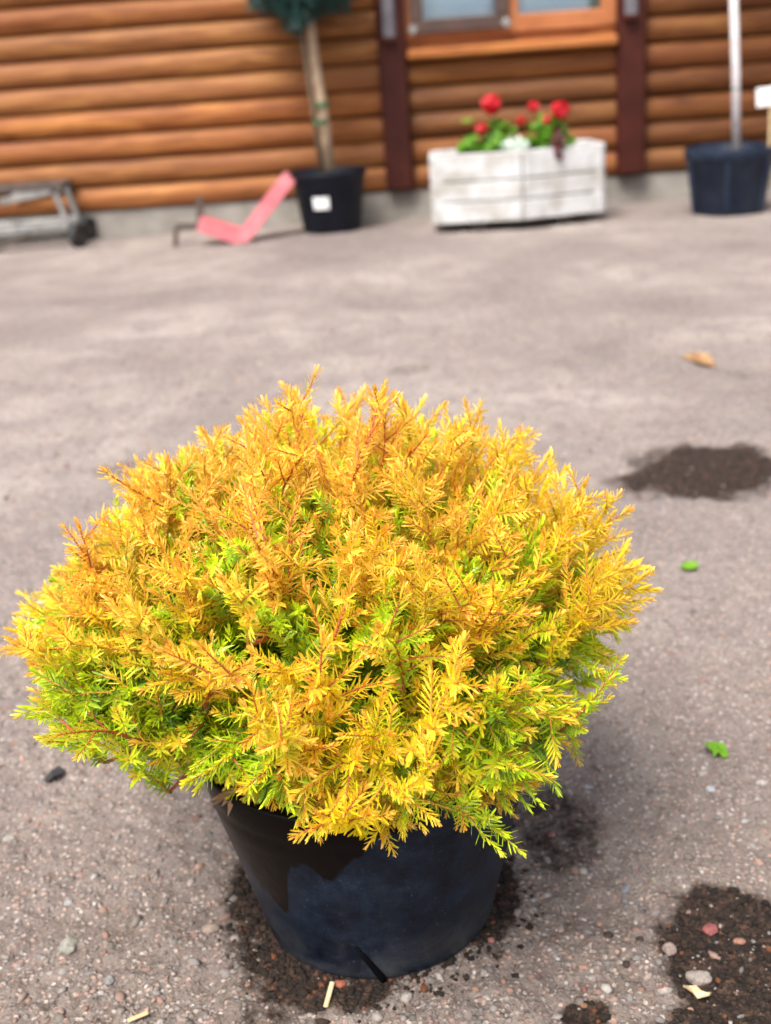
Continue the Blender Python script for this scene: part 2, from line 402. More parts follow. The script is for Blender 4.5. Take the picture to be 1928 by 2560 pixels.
def gh(x, y):                                               # height of the ground sheet
    i = int(np.clip(np.searchsorted(YS, y)-1, 0, ny-2)); j = int(np.clip(np.searchsorted(XS, x)-1, 0, nx-2))
    return float(GZ[i:i+2, j:j+2].mean())

# ---------------------------------------------------------------- the timber house
WY, YAW = 5.80, -math.atan(.035)
house = empty('timber_house', (0, WY, 0), YAW)
tag(house, 'timber house with orange stained lap siding, dark brown posts and a window', 'house')
HM = Matrix.Translation((0, WY, 0)) @ Matrix.Rotation(YAW, 4, 'Z'); HI = HM.inverted()
def wl(px, py, off=0.0):                                    # photo pixel -> house-local point on its wall plane
    o = HI @ Vector((0, 0, CAMZ)); d = HI.to_3x3() @ ray(px, py); k = (off-o.y)/d.y
    return o+d*k
ZP = wl(964, 478).z                                         # plinth top
ZS = wl(1036, 152).z                                        # underside of the window sill
SP = (ZS-ZP)/5.0                                            # visible height of one board
X1 = wl(987, 230).x; X2 = wl(1571, 230).x; PW = .128
XL, XR, NROW = -4.2, 4.4, 20
MB().box(((XL+XR)/2, .10, ZP/2-.05), (XR-XL, .24, ZP+.10), bev=.008).build('plinth', CONC, house)
MB().box(((XL+XR)/2, .125, ZP+NROW*SP/2), (XR-XL, .19, NROW*SP)).build('wall_core', DBROWN, house)
def board_mesh(L):
    prof = [(-.004, .007)]+[(-(.014+.032*math.sin(math.pi*(.04+.92*q))**.62+.007*(1-q)), .007+(SP-.010)*q) for q in (0, .05, .12, .25, .42, .6, .76, .88, .95, 1)]+[(-.004, SP-.003)]
    seg = max(2, int(L/.25)); n = len(prof); mb = MB(); v = []
    for i in range(seg+1):
        x = -L/2+L*i/seg
        for y, z in prof: v.append((x, y+random.uniform(-.0012, .0012), z+random.uniform(-.0012, .0012)))
    f = [(i*n+k, (i+1)*n+k, (i+1)*n+(k+1) % n, i*n+(k+1) % n) for i in range(seg) for k in range(n)]
    f += [tuple(range(n)), tuple(range(seg*n+n-1, seg*n-1, -1))]
    mb.add(v, f, 0, False); return mb.mesh('board', WOOD)
panels = [(XL+.1, X1-PW/2+.004, 'l'), (X1+PW/2-.004, X2-PW/2+.004, 'm'), (X2+PW/2-.004, XR-.1, 'r')]
WTOP = ZP+SP*14.6
for x0, x1, wh in panels:
    ms = [board_mesh(x1-x0) for _ in range(3)]
    for r in range(NROW):
        if wh == 'm' and 5 <= r <= 14: continue
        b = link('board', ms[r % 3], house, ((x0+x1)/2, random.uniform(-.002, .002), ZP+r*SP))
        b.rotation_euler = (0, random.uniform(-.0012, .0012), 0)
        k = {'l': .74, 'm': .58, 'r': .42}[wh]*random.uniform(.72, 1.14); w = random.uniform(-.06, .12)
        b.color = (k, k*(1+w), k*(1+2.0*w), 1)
for x in (X1, X2, XL+.03, XR-.03):
    MB().box((x, -.036, ZP+NROW*SP/2+.004), (PW, .12, NROW*SP-.008), bev=.012).build('post', DBROWN, house)
for x, (px, py) in ((X1, (990, 104)), (X2, (1567, 49))):
    z0 = wl(px, py).z
    d = MB().box((x-.008, -.105, (z0+2.5)/2), (.056, .046, 2.5-z0), bev=.01).build('downpipe', GREYM, house)
    MB().box((x-.008, -.105, z0+.008), (.068, .058, .026), bev=.006).build('collar', DBROWN, d)
# window between the posts
xa, xb = X1+PW/2-.003, X2-PW/2+.003; zf = wl(1090, 92).z
win = MB()
zb, zt = zf, WTOP
xm = wl(1276, 40).x
win.box(((xa+xb)/2, .0, zb+.03), (xb-xa, .075, .075), bev=.005)
win.box(((xa+xb)/2, .0, zt-.04), (xb-xa, .075, .08), bev=.005)
for x in (xa+.03, xm, xb-.03): win.box((x, -.003, (zb+zt)/2), (.066, .075, zt-zb-.01), bev=.005)
window = win.build('window', FRAME, house)
sl = MB(); sl.box(((xa+xb)/2, -.052, ZS+.026), (xb-xa-.004, .125, .046), bev=.012); sill = sl.build('sill', WOOD, window); sill.color = (1.0, 1.0, .95, 1)
ap = MB(); ap.box(((xa+xb)/2, -.008, (ZS+.049+zb-.008)/2), (xb-xa-.006, .03, zb-.008-ZS-.049)); apn = ap.build('apron', WOOD, window); apn.color = (.85, .8, .8, 1)
for x0, x1 in ((xa+.06, xm-.03), (xm+.03, xb-.06)):
    MB().box(((x0+x1)/2, .012, (zb+zt)/2), (x1-x0+.01, .006, zt-zb-.10)).build('pane', GLASS, window)
    MB().box(((x0+x1)/2, .026, (zb+zt)/2), (x1-x0+.01, .006, zt-zb-.10)).build('backing', BACKING, window)
MB().box((xb-.085, .020, (zb+zt)/2), (.05, .005, zt-zb-.12)).build('backing_edge', GREENC, window)
sc = MB(); s0, s1 = xa+.026, xm-.012; sb, sw = zb+.015, .058
sc.box(((s0+s1)/2, -.056, sb+sw/2), (s1-s0, .03, sw), bev=.004)
for x in (s0+sw/2, s1-sw/2): sc.box((x, -.0565, (sb+zt)/2), (sw, .03, zt-sb-.12), bev=.004)
scr = sc.build('screen_frame', SCREEN, window)
for x in (s0+.012, s1-.012): MB().box((x, -.076, sb+.02), (.036, .014, .036), Euler((0, R(45), 0)).to_matrix(), bev=.004).build('corner_clip', STEEL, window)

# ---------------------------------------------------------------- nursery pots
def pot_profile(rt, rb, h, t=.004, lip=.03):
    return [(0, .006), (rb*.8, .006), (rb*.86, 0), (rb*.97, 0), (rb, .006), (rb+(rt-rb)*.93*(1-lip/h), h-lip), (rt*.985, h-lip+.004), (rt, h-lip+.008), (rt*1.012, h-.004), (rt*1.006, h), (rt*.985, h), (rt*.965, h-.004), (rt*.93, h-lip*1.4), (rt*.92, h-lip*1.6)]
def nursery_pot(name, c, rt, rb, h, mat, ribs=0, lip=.03):
    root = empty(name, c)
    MB().lathe(pot_profile(rt, rb, h, lip=lip), 56).build('pot_body', mat, root)
    s = MB(); n = 40
    v = [(0, 0, h-lip*1.3)]; f = []
    for ring, rr in ((1, .45), (2, .94)):
        for k in range(n): a = 6.2832*k/n; v.append((rr*rt*math.cos(a), rr*rt*math.sin(a), h-lip*1.3+random.uniform(-.006, .008)))
    f += [(0, 1+k, 1+(k+1) % n) for k in range(n)] + [(1+k, 1+n+k, 1+n+(k+1) % n, 1+(k+1) % n) for k in range(n)]
    s.add(v, f).build('soil', SOIL, root)
    for k in range(ribs):
        a = 6.2832*k/ribs+.2; ra, rb2 = rb*.995, rb+(rt-rb)*.86
        MB().bar((ra*math.cos(a), ra*math.sin(a), .004), (rb2*math.cos(a), rb2*math.sin(a), h*.82), .022, .014, bev=.004).build('rib', mat, root)
    return root
def place_on_ray(px, py): 
    g = gnd(px, py); return g
# left: grafted spruce in a black pot
pc = gnd(826, 584); d1 = pc.length
Yl = pc.y+.10; pl_ = aty(826, 500, Yl); pl_.z = 0
kx = math.hypot(Yl, CAMZ)/FPX*1.0
hl = aty(820, 424, Yl-.0).z; rtl = (aty(915, 430, Yl)-aty(724, 430, Yl)).length/2
bp = nursery_pot('nursery_pot', pl_, rtl, rtl*.76, hl, BPOT)
tag(bp, 'round black plastic nursery pot with a white sticker, holding the grafted spruce', 'plant pot')
st = MB(); q = aty(805, 499, Yl)-pl_; n = 8; v = []; a0 = math.atan2(-1, (q.x)/(rtl*.9)); 
for i in range(n+1):
    a = R(-90)+math.asin(max(-.9, min(.9, q.x/(rtl*.9))))+(i/n-.5)*.46
    for z in (q.z-.026, q.z+.026):
        rr = rtl*.76+(rtl-rtl*.76)*.93*(z/(hl-.03))+.003; v.append((rr*math.cos(a), rr*math.sin(a), z))
st.add(v, [(2*i, 2*i+2, 2*i+3, 2*i+1) for i in range(n)]); st.build('sticker', WHITE, bp)
# its tree
tb = aty(822, 408, Yl); tt = aty(772, 20, Yl)
def conifer(name, base, top, rcrown, crown_c, nblade, mat, bark, label, seed):
    rg = np.random.default_rng(seed)
    root = empty(name, base)
    b = Vector((0, 0, 0)); tp = Vector(top)-Vector(base)
    MB().tube([b-Vector((0, 0, .03)), b+tp*.35+Vector((.004, 0, 0)), b+tp*.7+Vector((-.004, 0, 0)), tp, (Vector(crown_c)-Vector(base))], [.027, .024, .022, .020, .008], 10).build('trunk', bark, root)
    cc = np.array(Vector(crown_c)-Vector(base))
    # shoots radiating through the crown, each dressed with needles
    V = []; Fc = []; k = 0
    for i in range(nblade):
        d = rg.normal(size=3); d /= np.linalg.norm(d)
        r0 = rcrown*rg.uniform(.35, .95)*(1+.22*math.sin(d[0]*7+2)*math.cos(d[2]*6+seed)); p = cc+d*r0*np.array([1, 1, .82])
        for j in range(9):
            nd = d+rg.normal(size=3)*.75; nd /= np.linalg.norm(nd)
            q0 = p+d*rg.uniform(0, .05); L = rg.uniform(.022, .036)
            sd_ = np.cross(nd, rg.normal(size=3)); sd_ /= np.linalg.norm(sd_)+1e-9; w = .0022
            V += [q0-sd_*w, q0+sd_*w, q0+nd*L+sd_*w*.3, q0+nd*L-sd_*w*.3]; Fc.append((k, k+1, k+2, k+3)); k += 4
    link('crown', fast_mesh('crown', np.array(V), [np.array(Fc)], mat, smooth=False), root)
    for i in range(14):
        d = rg.normal(size=3); d /= np.linalg.norm(d); e = Vector(cc)+Vector(d)*rcrown*.75
        MB().tube([tp*.97, (tp+e)/2+Vector((0, 0, .02)), e], [.008, .006, .003], 5, cap=False).build('limb', bark, root)
    tag(root, label, 'tree'); return root
spruce = conifer('spruce_tree', tb, tt, .25, tt+Vector((-.03, .0, .155)), 4200, SPRUCE, BARK, 'blue green globe spruce grafted on a tall bare trunk in the black pot', 5)
s0_ = aty(803, 410, Yl-.01); s1_ = aty(752, 60, Yl-.01)
sk = MB().tube([s0_-Vector((0, 0, .04)), (s0_+s1_)/2, s1_], .010, 8).build('support_stake', STAKE)
tag(sk, 'thin brown stake standing beside the spruce trunk', 'stake')
for z, px, py in ((0, 800, 305), (1, 806, 262)):
    c = aty(px, py, Yl-.015); m = MB(); m.lathe([(.030, -.012), (.033, 0), (.030, .012)], 16, c=tuple(c)); o = m.build('trunk_tie', TIE)
    tag(o, ['lower green tie holding spruce trunk to stake', 'upper green tie holding spruce trunk to stake'][z], 'tie', 'ties on the spruce trunk')

# right: big navy pot with limewashed trunk
pr0 = gnd(1815, 543); Yr = pr0.y+.15
pr_ = aty(1822, 470, Yr); pr_.z = 0
hr = aty(1820, 366, Yr).z; rtr = (aty(1934, 370, Yr)-aty(1714, 370, Yr)).length/2
np_ = nursery_pot('nursery_pot', pr_, rtr, rtr*.80, hr, NPOT, 6, .045)
tag(np_, 'wide navy blue plastic nursery pot with ribs, holding the whitewashed tree', 'plant pot')
tb = aty(1842, 355, Yr); tt = aty(1834, 0, Yr)
top = tb+(tt-tb)*2.3
t2 = empty('whitewashed_tree', tb)
MB().tube([Vector((0, 0, -.05)), (tt-tb)*.5+Vector((.003, 0, 0)), (tt-tb)*1.25], [.0180, .0170, .0165], 12).build('trunk', LIMEW, t2)
MB().tube([(tt-tb)*1.24, (tt-tb)*1.7, top-tb, top-tb+Vector((.01, 0, .3))], [.0165, .016, .014, .006], 10).build('upper_trunk', BARK, t2)
for i in range(6):
    a = i*2.4; e = top-tb+Vector((.16*math.cos(a), .16*math.sin(a), .05+.04*i)); MB().tube([top-tb+Vector((0, 0, .02*i)), e], [.008, .003], 5, cap=False).build('limb', BARK, t2)
V = []; Fc = []; k = 0
for i in range(1500):
    d = rng.normal(size=3); d /= np.linalg.norm(d); p = np.array(top-tb)+np.array([0, 0, .15])+d*.26*rng.uniform(.3, 1)**.5
    a = rng.normal(size=3); a /= np.linalg.norm(a); b = np.cross(a, d); b /= np.linalg.norm(b)+1e-9
    V += [p-a*.024, p-b*.011, p+a*.024, p+b*.011]; Fc.append((k, k+1, k+2, k+3)); k += 4
link('crown', fast_mesh('crown', np.array(V), [np.array(Fc)], LEAF, smooth=False), t2)
tag(t2, 'young tree with a whitewashed trunk in the navy pot', 'tree')
c = aty(1839, 222, Yr); o = MB().lathe([(.0170, -.003), (.0195, 0), (.0170, .003)], 14, c=tuple(c)).build('trunk_tie', TIE); tag(o, 'thin green tie around the whitewashed trunk', 'tie')
# white sign on a stick standing in that pot
Ys = Yr-.03; a = aty(1893, 243, Ys); b = aty(1926, 270, Ys)
sg = empty('plant_sign', (a.x+.06, Ys, a.z-.30))
MB().box((0, 0, .30), (.125, .006, .074), Euler((0, R(-3.5), 0)).to_matrix(), bev=.002).build('card', WHITE, sg)
MB().bar((.008, .006, -.06), (.002, .006, .30), .014, .008, bev=.002).build('stick', STRAW, sg)
tag(sg, 'small white card sign on a wooden stick in the navy pot', 'sign')

# ---------------------------------------------------------------- white planter box with geraniums
Yp = gnd(1300, 572).y
PA = aty(1083, 470, Yp+.015); PB = aty(1308, 470, Yp-.045); PC = aty(1508, 470, Yp+.045)
zb_ = aty(1200, 556, Yp).z; zt_ = aty(1200, 380, Yp).z
for p in (PA, PB, PC): p.z = 0
planter = empty('planter_box', PB)
tag(planter, 'white painted wooden planter box with red geraniums', 'planter')
A, B, C_ = PA-PB, Vector((0, 0, 0)), PC-PB; D_, E_ = C_+Vector((-.02, .26, 0)), A+Vector((.02, .26, 0))
cuts = [0, .31, .60, 1.0]; hh = zt_-zb_
def plank(p, q, z0, z1):
    d = (q-p).normalized(); p = p+d*.004; q = q-d*.004
    MB().bar(p+Vector((0, 0, (z0+z1)/2)), q+Vector((0, 0, (z0+z1)/2)), .022, z1-z0-.006, bev=.004).build('plank', PAINT, planter)
for p, q in ((A, B), (B, C_), (C_, D_), (D_, E_), (E_, A)):
    for i in range(3): plank(p, q, zb_+hh*cuts[i], zb_+hh*cuts[i+1])
for p in (A, B, C_, D_, E_):
    ins = (Vector((0, .14, 0))-p); ins.z = 0; ins = ins.normalized()*.026
    MB().box(p+ins+Vector((0, 0, zb_+hh/2)), (.04, .04, hh-.01), bev=.004).build('corner_post', PAINT, planter)
for p in ((A+B)/2+Vector((0, .06, 0)), (B+C_)/2+Vector((0, .06, 0)), (A+B)/2+Vector((0, .21, 0)), (B+C_)/2+Vector((0, .21, 0))):
    MB().box(p+Vector((0, 0, zb_/2+.002)), (.07, .05, zb_+.01)).build('foot', RUST, planter)
s = MB(); cc = [A, B, C_, D_, E_]; s.add([p*.96+Vector((0, .006, zt_-.035)) for p in cc]+[Vector((0, .16, zt_-.02))], [(0, 1, 5), (1, 2, 5), (2, 3, 5), (3, 4, 5), (4, 0, 5)]); s.build('soil', SOIL, planter)
MB().add([p*.97+Vector((0, .004, zb_+.02)) for p in cc], [(0, 1, 2, 3, 4)]).build('floor_board', PAINT, planter)

def disc_leaf(c, nrm, r, n=9, cup=.25):
    nrm = Vector(nrm).normalized(); a = nrm.orthogonal().normalized(); b = nrm.cross(a)
    v = [Vector(c)-nrm*r*cup]; f = []
    for k in range(n):
        an = 6.2832*k/n; rr = r*(1+.14*math.cos(an*5))
        v.append(Vector(c)+(a*math.cos(an)+b*math.sin(an))*rr)
    f = [(0, 1+k, 1+(k+1) % n) for k in range(n)]
    return v, f
def geranium(cpx, cpy, wpx, leaves, blooms, label):
    Yg = Yp+.12; base = aty(cpx, cpy, Yg); base.z = zt_-.03
    root = empty('geranium', base)
    m = MB(); rx = wpx*Yg/FPX
    for i in range(leaves):
        a = random.uniform(0, 6.28); rr = random.random()**.5
        p = Vector((rx*rr*math.cos(a), .09*rr*math.sin(a), random.uniform(.0, .15)*(1.2-rr)+.02))
        v, f = disc_leaf(p, (random.gauss(0, .5), random.gauss(-.4, .5), 1), random.uniform(.016, .030)); m.add(v, f)
    m.build('leaves', LEAF, root)
    for px, py, rp in blooms:
        p = aty(px, py, Yg-.03)-base; r = rp*Yg/FPX; m = MB()
        for i in range(46 if rp > 14 else 22):
            d = Vector((random.gauss(0, 1), random.gauss(0, 1), random.gauss(0, 1))).normalized()
            v, f = disc_leaf(p+d*r*.75, d+Vector((random.gauss(0, .3), 0, random.gauss(0, .3))), r*.42, 6, .3); m.add(v, f)
        m.build('bloom', PETAL, root)
        MB().tube([Vector((p.x*.7, p.y+.02, .0)), (p*.6+Vector((0, .01, 0))), p], .0028, 6).build('flower_stalk', LEAF, root)
    tag(root, label, 'flower'); return root
geranium(1245, 345, 66, 110, [(1228, 261, 27), (1203, 322, 15), (1262, 322, 6)], 'red geranium with one round bloom, beside the silver leaved plant')
geranium(1370, 340, 58, 110, [(1401, 275, 25), (1367, 299, 13), (1304, 302, 13), (1334, 266, 15)], 'red geranium with several blooms above the dark red trailing plant')
geranium(1172, 352, 22, 22, [], 'small green leafy plant without blooms in the white planter')
Yg = Yp+.03; b = aty(1284, 372, Yg); root = empty('silver_ragwort', (b.x, Yg, zt_-.02)); m = MB()
for i in range(70):
    a = random.uniform(0, 6.28); r = random.random()**.6*.062
    p = Vector((r*math.cos(a), r*.6*math.sin(a)-.01, random.uniform(-.02, .075)*(1.1-r*9)))
    v, f = disc_leaf(p, (random.gauss(0, .7), -1, random.gauss(.5, .5)), random.uniform(.008, .015), 7); m.add(v, f)
m.build('leaves', SILVER, root); tag(root, 'pale silver leaved plant spilling over the planter edge', 'plant')
Yg = Yp-.035; b = aty(1400, 355, Yg); root = empty('trailing_plant', b); m = MB()
for i in range(34):
    t = random.random(); p = Vector((random.gauss(.0, .012)-.01*t, random.gauss(0, .008)+.02*(1-t), .05-.11*t))
    v, f = disc_leaf(p, (random.gauss(0, .6), -1, random.gauss(.3, .5)), random.uniform(.008, .014), 7); m.add(v, f)
m.build('leaves', DRED, root); MB().tube([(0.0, .05, .055), (0.002, .02, .06), (-.002, 0, .0), (-.006, 0, -.05)], .003, 6).build('vine', DRED, root)
tag(root, 'dark red trailing plant hanging over the white planter', 'plant')

# ---------------------------------------------------------------- red bent metal implement and steel trolley
Yk = gnd(602, 604).y
def P(px, py, dy=0.0): return aty(px, py, Yk+dy)
imp = empty('garden_implement', gnd(602, 604))
IO = Vector(imp.location)
p0, p1, p2 = P(500, 556), P(608, 590), P(726, 440, .10)
def strip(pts, w, t, mat, name):
    mb = MB(); n = len(pts)
    v = []; perp = []
    for i in range(n):
        d = (pts[min(i+1, n-1)]-pts[max(i-1, 0)]); u = Vector((-d.z, 0, d.x)).normalized(); perp.append(u)
    for i in range(n):
        for sy, su in ((-1, -1), (1, -1), (1, 1), (-1, 1)): v.append(pts[i]+Vector((0, sy*w/2, 0))+perp[i]*su*t/2-IO)
    f = [(i*4+k, i*4+(k+1) % 4, i*4+4+(k+1) % 4, i*4+4+k) for i in range(n-1) for k in range(4)]+[(3, 2, 1, 0), (4*n-4, 4*n-3, 4*n-2, 4*n-1)]
    return mb.add(v, f, 0, False).build(name, mat, imp)
pts = [p0, p0*.5+p1*.5+Vector((0, 0, -.003)), p1+Vector((-.02, 0, .004)), p1+Vector((.01, 0, .006)), p1*.5+p2*.5, p2]
strip(pts, .12, .060, REDP, 'red_plate')
strip([q+Vector((.006, .01, -.030)) for q in pts], .06, .016, RUST, 'under_rail')
MB().bar(P(440, 567)-IO, P(515, 565)-IO, .03, .024).build('cross_bar', RUST, imp)
MB().bar(P(502, 572, .01)-IO, P(499, 492, .01)-IO, .03, .02).build('upright', RUST, imp)
e = P(437, 600); e.z = 0; MB().bar(P(441, 570)-IO, e-IO, .02, .018).build('leg', RUST, imp)
tag(imp, 'bent red metal implement with a dark bar, leaning against the black nursery pot', 'garden tool')

Yt = gnd(202, 620).y+.02
def T(px, py, dy=0.0): return aty(px, py, Yt+dy)
tro = empty('steel_trolley', gnd(100, 630)); TO = Vector(tro.location)
lx = -.75
def tb_(name, a, b, w, h, mat): return MB().bar(a-TO, b-TO, w, h, bev=.003).build(name, mat, tro)
tp0 = T(152, 466); lf = T(172, 566)
for dy in (0, .22):
    o = Vector((0, dy, 0))
    tb_('top_rail', tp0+o, Vector((tp0.x+lx, tp0.y+dy, tp0.z-.0)), .03, .022, RUST)
    tb_('lower_rail', lf+o, Vector((lf.x+lx, lf.y+dy, lf.z-.004)), .034, .036, STEEL)
    tb_('upright', T(134, 470)+o, lf+o, .026, .022, STEEL)
    tb_('upright', Vector((tp0.x+lx+.04, tp0.y+dy, tp0.z)), Vector((lf.x+lx+.01, lf.y+dy, lf.z)), .026, .022, STEEL)
    tb_('brace', T(150, 472)+o, T(0, 506)+o, .022, .03, STEEL)
    tb_('stay', T(90, 578)+o, T(-20, 632)+o, .02, .014, RUST)
for x in (tp0.x-.01, tp0.x+lx+.02): tb_('cross_bar', Vector((x, Yt, tp0.z+.004)), Vector((x, Yt+.22, tp0.z+.004)), .03, .018, RUST)
for x in (lf.x-.02, lf.x+lx+.02): tb_('axle', Vector((x, Yt, lf.z-.03)), Vector((x, Yt+.22, lf.z-.03)), .016, .016, RUST)
wr = .056
for x in (T(196, 590).x, lf.x+lx):
    for dy in (0, .22):
        w = MB(); w.lathe([(wr*.55, -.016), (wr*.9, -.02), (wr, -.012), (wr, .012), (wr*.9, .02), (wr*.55, .016), (wr*.55, -.016)], 24)
        wo_ = w.build('wheel', RUBBER, tro, Vector((x, Yt+dy, wr*.99))-TO); wo_.rotation_euler = (R(90), 0, R(66))
        MB().lathe([(.001, -.014), (wr*.56, -.012), (wr*.56, .012), (.001, .014)], 16).build('hub', RUST, wo_)
tag(tro, 'grey steel trolley frame with a small dark wheel by the plinth', 'trolley')

# ---------------------------------------------------------------- the potted golden thuja
RT, RB, PH = .144, .108, .190
potroot = empty('plant_pot', (POT.x, POT.y, -.002))
prof = [(0, .004), (RB*.85, .004), (RB*.9, 0), (RB*.965, 0), (RB*.99, .003), (RB, .008)]
for i in range(1, 13): prof.append((RB+(RT-RB)*.94*i/12, .008+(PH-.034-.008)*i/12))
prof += [(RT*.985, PH-.030), (RT*.995, PH-.026), (RT, PH-.02), (RT*1.012, PH-.004), (RT*1.008, PH), (RT*.99, PH), (RT*.975, PH-.004), (RT*.945, PH-.04)]
nseg = 128; v = []; wetv = []; lowv = []
for r, z in prof:
    for k in range(nseg):
        a = 2*math.pi*k/nseg
        rr = r*(1+.010*math.sin(2*a+.6)*(z/PH)+.005*math.sin(3*a+z*20)+.006*math.exp(-((a-5.0)/.25)**2)*math.sin(z*30))
        v.append((rr*math.cos(a), rr*math.sin(a), z))
        f_ = ((a-math.pi*1.5+math.pi) % (2*math.pi))-math.pi        # 0 towards the camera, negative to its left
        edge = float(np.interp(f_, [-1.6, -1.15, -.92, -.72, -.62, -.50, -.40, -.30, -.18, -.08, .1, 1.6], [.16, .155, .105, .078, .085, .138, .142, .120, .128, .150, .175, .2]))+.004*math.sin(f_*31)
        wetv.append(.5+(z-edge)*22); lowv.append(max(0, 1-z/.06))
n = nseg
f = [(i*n+k, i*n+(k+1) % n, (i+1)*n+(k+1) % n, (i+1)*n+k) for i in range(len(prof)-1) for k in range(n)]
link('pot_body', fast_mesh('pot_body', np.array(v), [np.array(f)], POTM, {'wet': np.clip(wetv, 0, 1), 'low': np.array(lowv)}), potroot)
s = MB(); nn = 48; vv = [(0, 0, PH-.02)]
for rr in (.5, .95):
    for k in range(nn): a = 6.2832*k/nn; vv.append((rr*RT*math.cos(a)*.99, rr*RT*math.sin(a)*.99, PH-.022+random.uniform(-.005, .006)))
s.add(vv, [(0, 1+k, 1+(k+1) % nn) for k in range(nn)]+[(1+k, 1+nn+k, 1+nn+(k+1) % nn, 1+(k+1) % nn) for k in range(nn)]).build('soil', SOIL, potroot)
def on_pot(az, z, out=.0015):
    rr = RB+(RT-RB)*.94*(z-.008)/(PH-.042)+out; a = R(-90)+az
    return Vector((rr*math.cos(a), rr*math.sin(a), z))
MB().tube([on_pot(-.16, .045), on_pot(-.09, .028), on_pot(.0, .006), on_pot(.01, .001)], [.0016, .0026, .0034, .003], 8).build('mould_seam', m_plain('seam_black', (.002, .002, .003), (.004, .004, .005), .7, 20, .1, .05), potroot)
tag(potroot, 'round black plastic pot with damp stains, holding the golden shrub', 'plant pot')

# --- one spray of foliage: a main axis with side shoots, all dressed in flat needles
NT_ = np.array([(0, -.32, 0), (0, .32, 0), (.3, -.48, .0), (.3, 0, -.24), (.3, .48, .0), (.80, -.43, 0), (.80, 0, -.22), (.80, .43, 0), (1, -.15, 0), (1, .15, 0)])
NF4 = np.array([(0, 2, 3, 1), (2, 5, 6, 3), (3, 6, 7, 4)]); NF3 = np.array([(1, 3, 4), (5, 8, 6), (8, 9, 6), (6, 9, 7)])
NL = np.array([(0, -.4, 0), (0, .4, 0), (.55, .5, -.04), (.55, -.5, -.04), (1, 0, 0)]); NL4 = np.array([(0, 3, 2, 1)]); NL3 = np.array([(3, 4, 2)])
def unit(a): return a/(np.linalg.norm(a)+1e-12)
def make_spray(rg, L, nside, lite=False, droop=0.0, needle=.0106, bare=0.0, r0=.0013):
    Vs = []; Q = []; T3 = []; tipA = []; rndA = []; base = 0; SV = []; SF = []; sb_ = 0
    tmpl, q4, q3 = (NL, NL4, NL3) if lite else (NT_, NF4, NF3)
    def shoot(p0, d0, L, r0, t0, zaxis, bendv):
        nonlocal base, sb_
        nn = max(5, int(L/.0022)); step = L/nn; p = p0.copy(); d = d0.copy(); phi0 = rg.uniform(0, .6)
        cl = [p.copy()]
        for i in range(nn+1):
            t = i/nn
            z = unit(zaxis-d*np.dot(zaxis, d)); y = np.cross(z, d)
            reps = 2 if i < nn-1 else 3
            for s in range(reps):
                phi = phi0+(math.pi/2)*(i % 2)*.85+math.pi*s+rg.normal()*.25
                al = np.interp(t, [0, .6, .9, 1], [1.22, 1.0, .6, .28])+rg.normal()*.12
                if rg.random() < .05+bare*max(0, 1-t*1.3): continue
                o = y*math.cos(phi)+z*math.sin(phi)*.8
                nd = unit(d*math.cos(al)+o*math.sin(al))
                up = unit(d-nd*np.dot(d, nd)+z*.25); up = unit(up-nd*np.dot(up, nd)); sd_ = np.cross(up, nd)
                ln = needle*np.interp(t, [0, .15, .6, .9, 1], [.7, 1, 1, .78, .6])*rg.uniform(.78, 1.2); wd = rg.uniform(.0015, .0019)*(1.0 if not lite else 1.15)
                cv = rg.uniform(-.05, .20)
                P = tmpl
                pos = p+np.outer(P[:, 0]*ln, nd)+np.outer(P[:, 1]*wd, sd_)+np.outer(P[:, 2]*wd+cv*ln*P[:, 0]**2, up)
                Vs.append(pos); Q.append(q4+base); T3.append(q3+base); base += len(P)
                tv = np.clip(t0+(1-t0)*t, 0, 1); tipA.append(np.clip(tv*.8+P[:, 0]*.2*tv+rg.normal()*.06, 0, 1)); rndA.append(np.full(len(P), rg.random()))
            d = unit(d+bendv*step+rg.normal(size=3)*.028); p = p+d*step; cl.append(p.copy())
        # stem
        cl = np.array(cl[::3]+[cl[-1]]); m = 4 if lite else 5
        for i, c in enumerate(cl):
            tt = i/(len(cl)-1); rr = r0*(1-.65*tt); z = unit(zaxis-d0*np.dot(zaxis, d0)); y = np.cross(z, d0)
            for k in range(m): an = 6.2832*k/m; SV.append(c+(y*math.cos(an)+z*math.sin(an))*rr)
            if i: SF.extend([(sb_+(i-1)*m+k, sb_+(i-1)*m+(k+1) % m, sb_+i*m+(k+1) % m, sb_+i*m+k) for k in range(m)])
        sb_ += len(cl)*m
        return cl
    X = np.array([1., 0, 0]); Z = np.array([0, 0, 1.]); bend = np.array([0, rg.normal()*3, rg.uniform(-1, 5)-droop])
    main = shoot(np.zeros(3), X, L, r0, .15, Z, bend)
    for j in range(nside):
        t = np.interp(j/(max(1, nside-1)), [0, 1], [.18, .80])+rg.normal()*.02; k = t*(len(main)-1); i0 = int(k); pp = main[i0]+(main[min(i0+1, len(main)-1)]-main[i0])*(k-i0)
        sgn = 1 if j % 2 else -1; an = R(rg.uniform(34, 56)); el = rg.normal()*.35
        dd = unit(np.array([math.cos(an), sgn*math.sin(an)*math.cos(el), math.sin(an)*math.sin(el)+.12]))
        shoot(pp, dd, L*rg.uniform(.34, .55)*(1.1-.55*t), .0009, .35, Z, np.array([4, 0, 2.]))
    Vn = np.concatenate(Vs); Ss = np.array(SV)
    return dict(V=Vn, q=np.concatenate(Q), t=np.concatenate(T3), tip=np.concatenate(tipA), rnd=np.concatenate(rndA), SV=Ss, SF=np.array(SF))
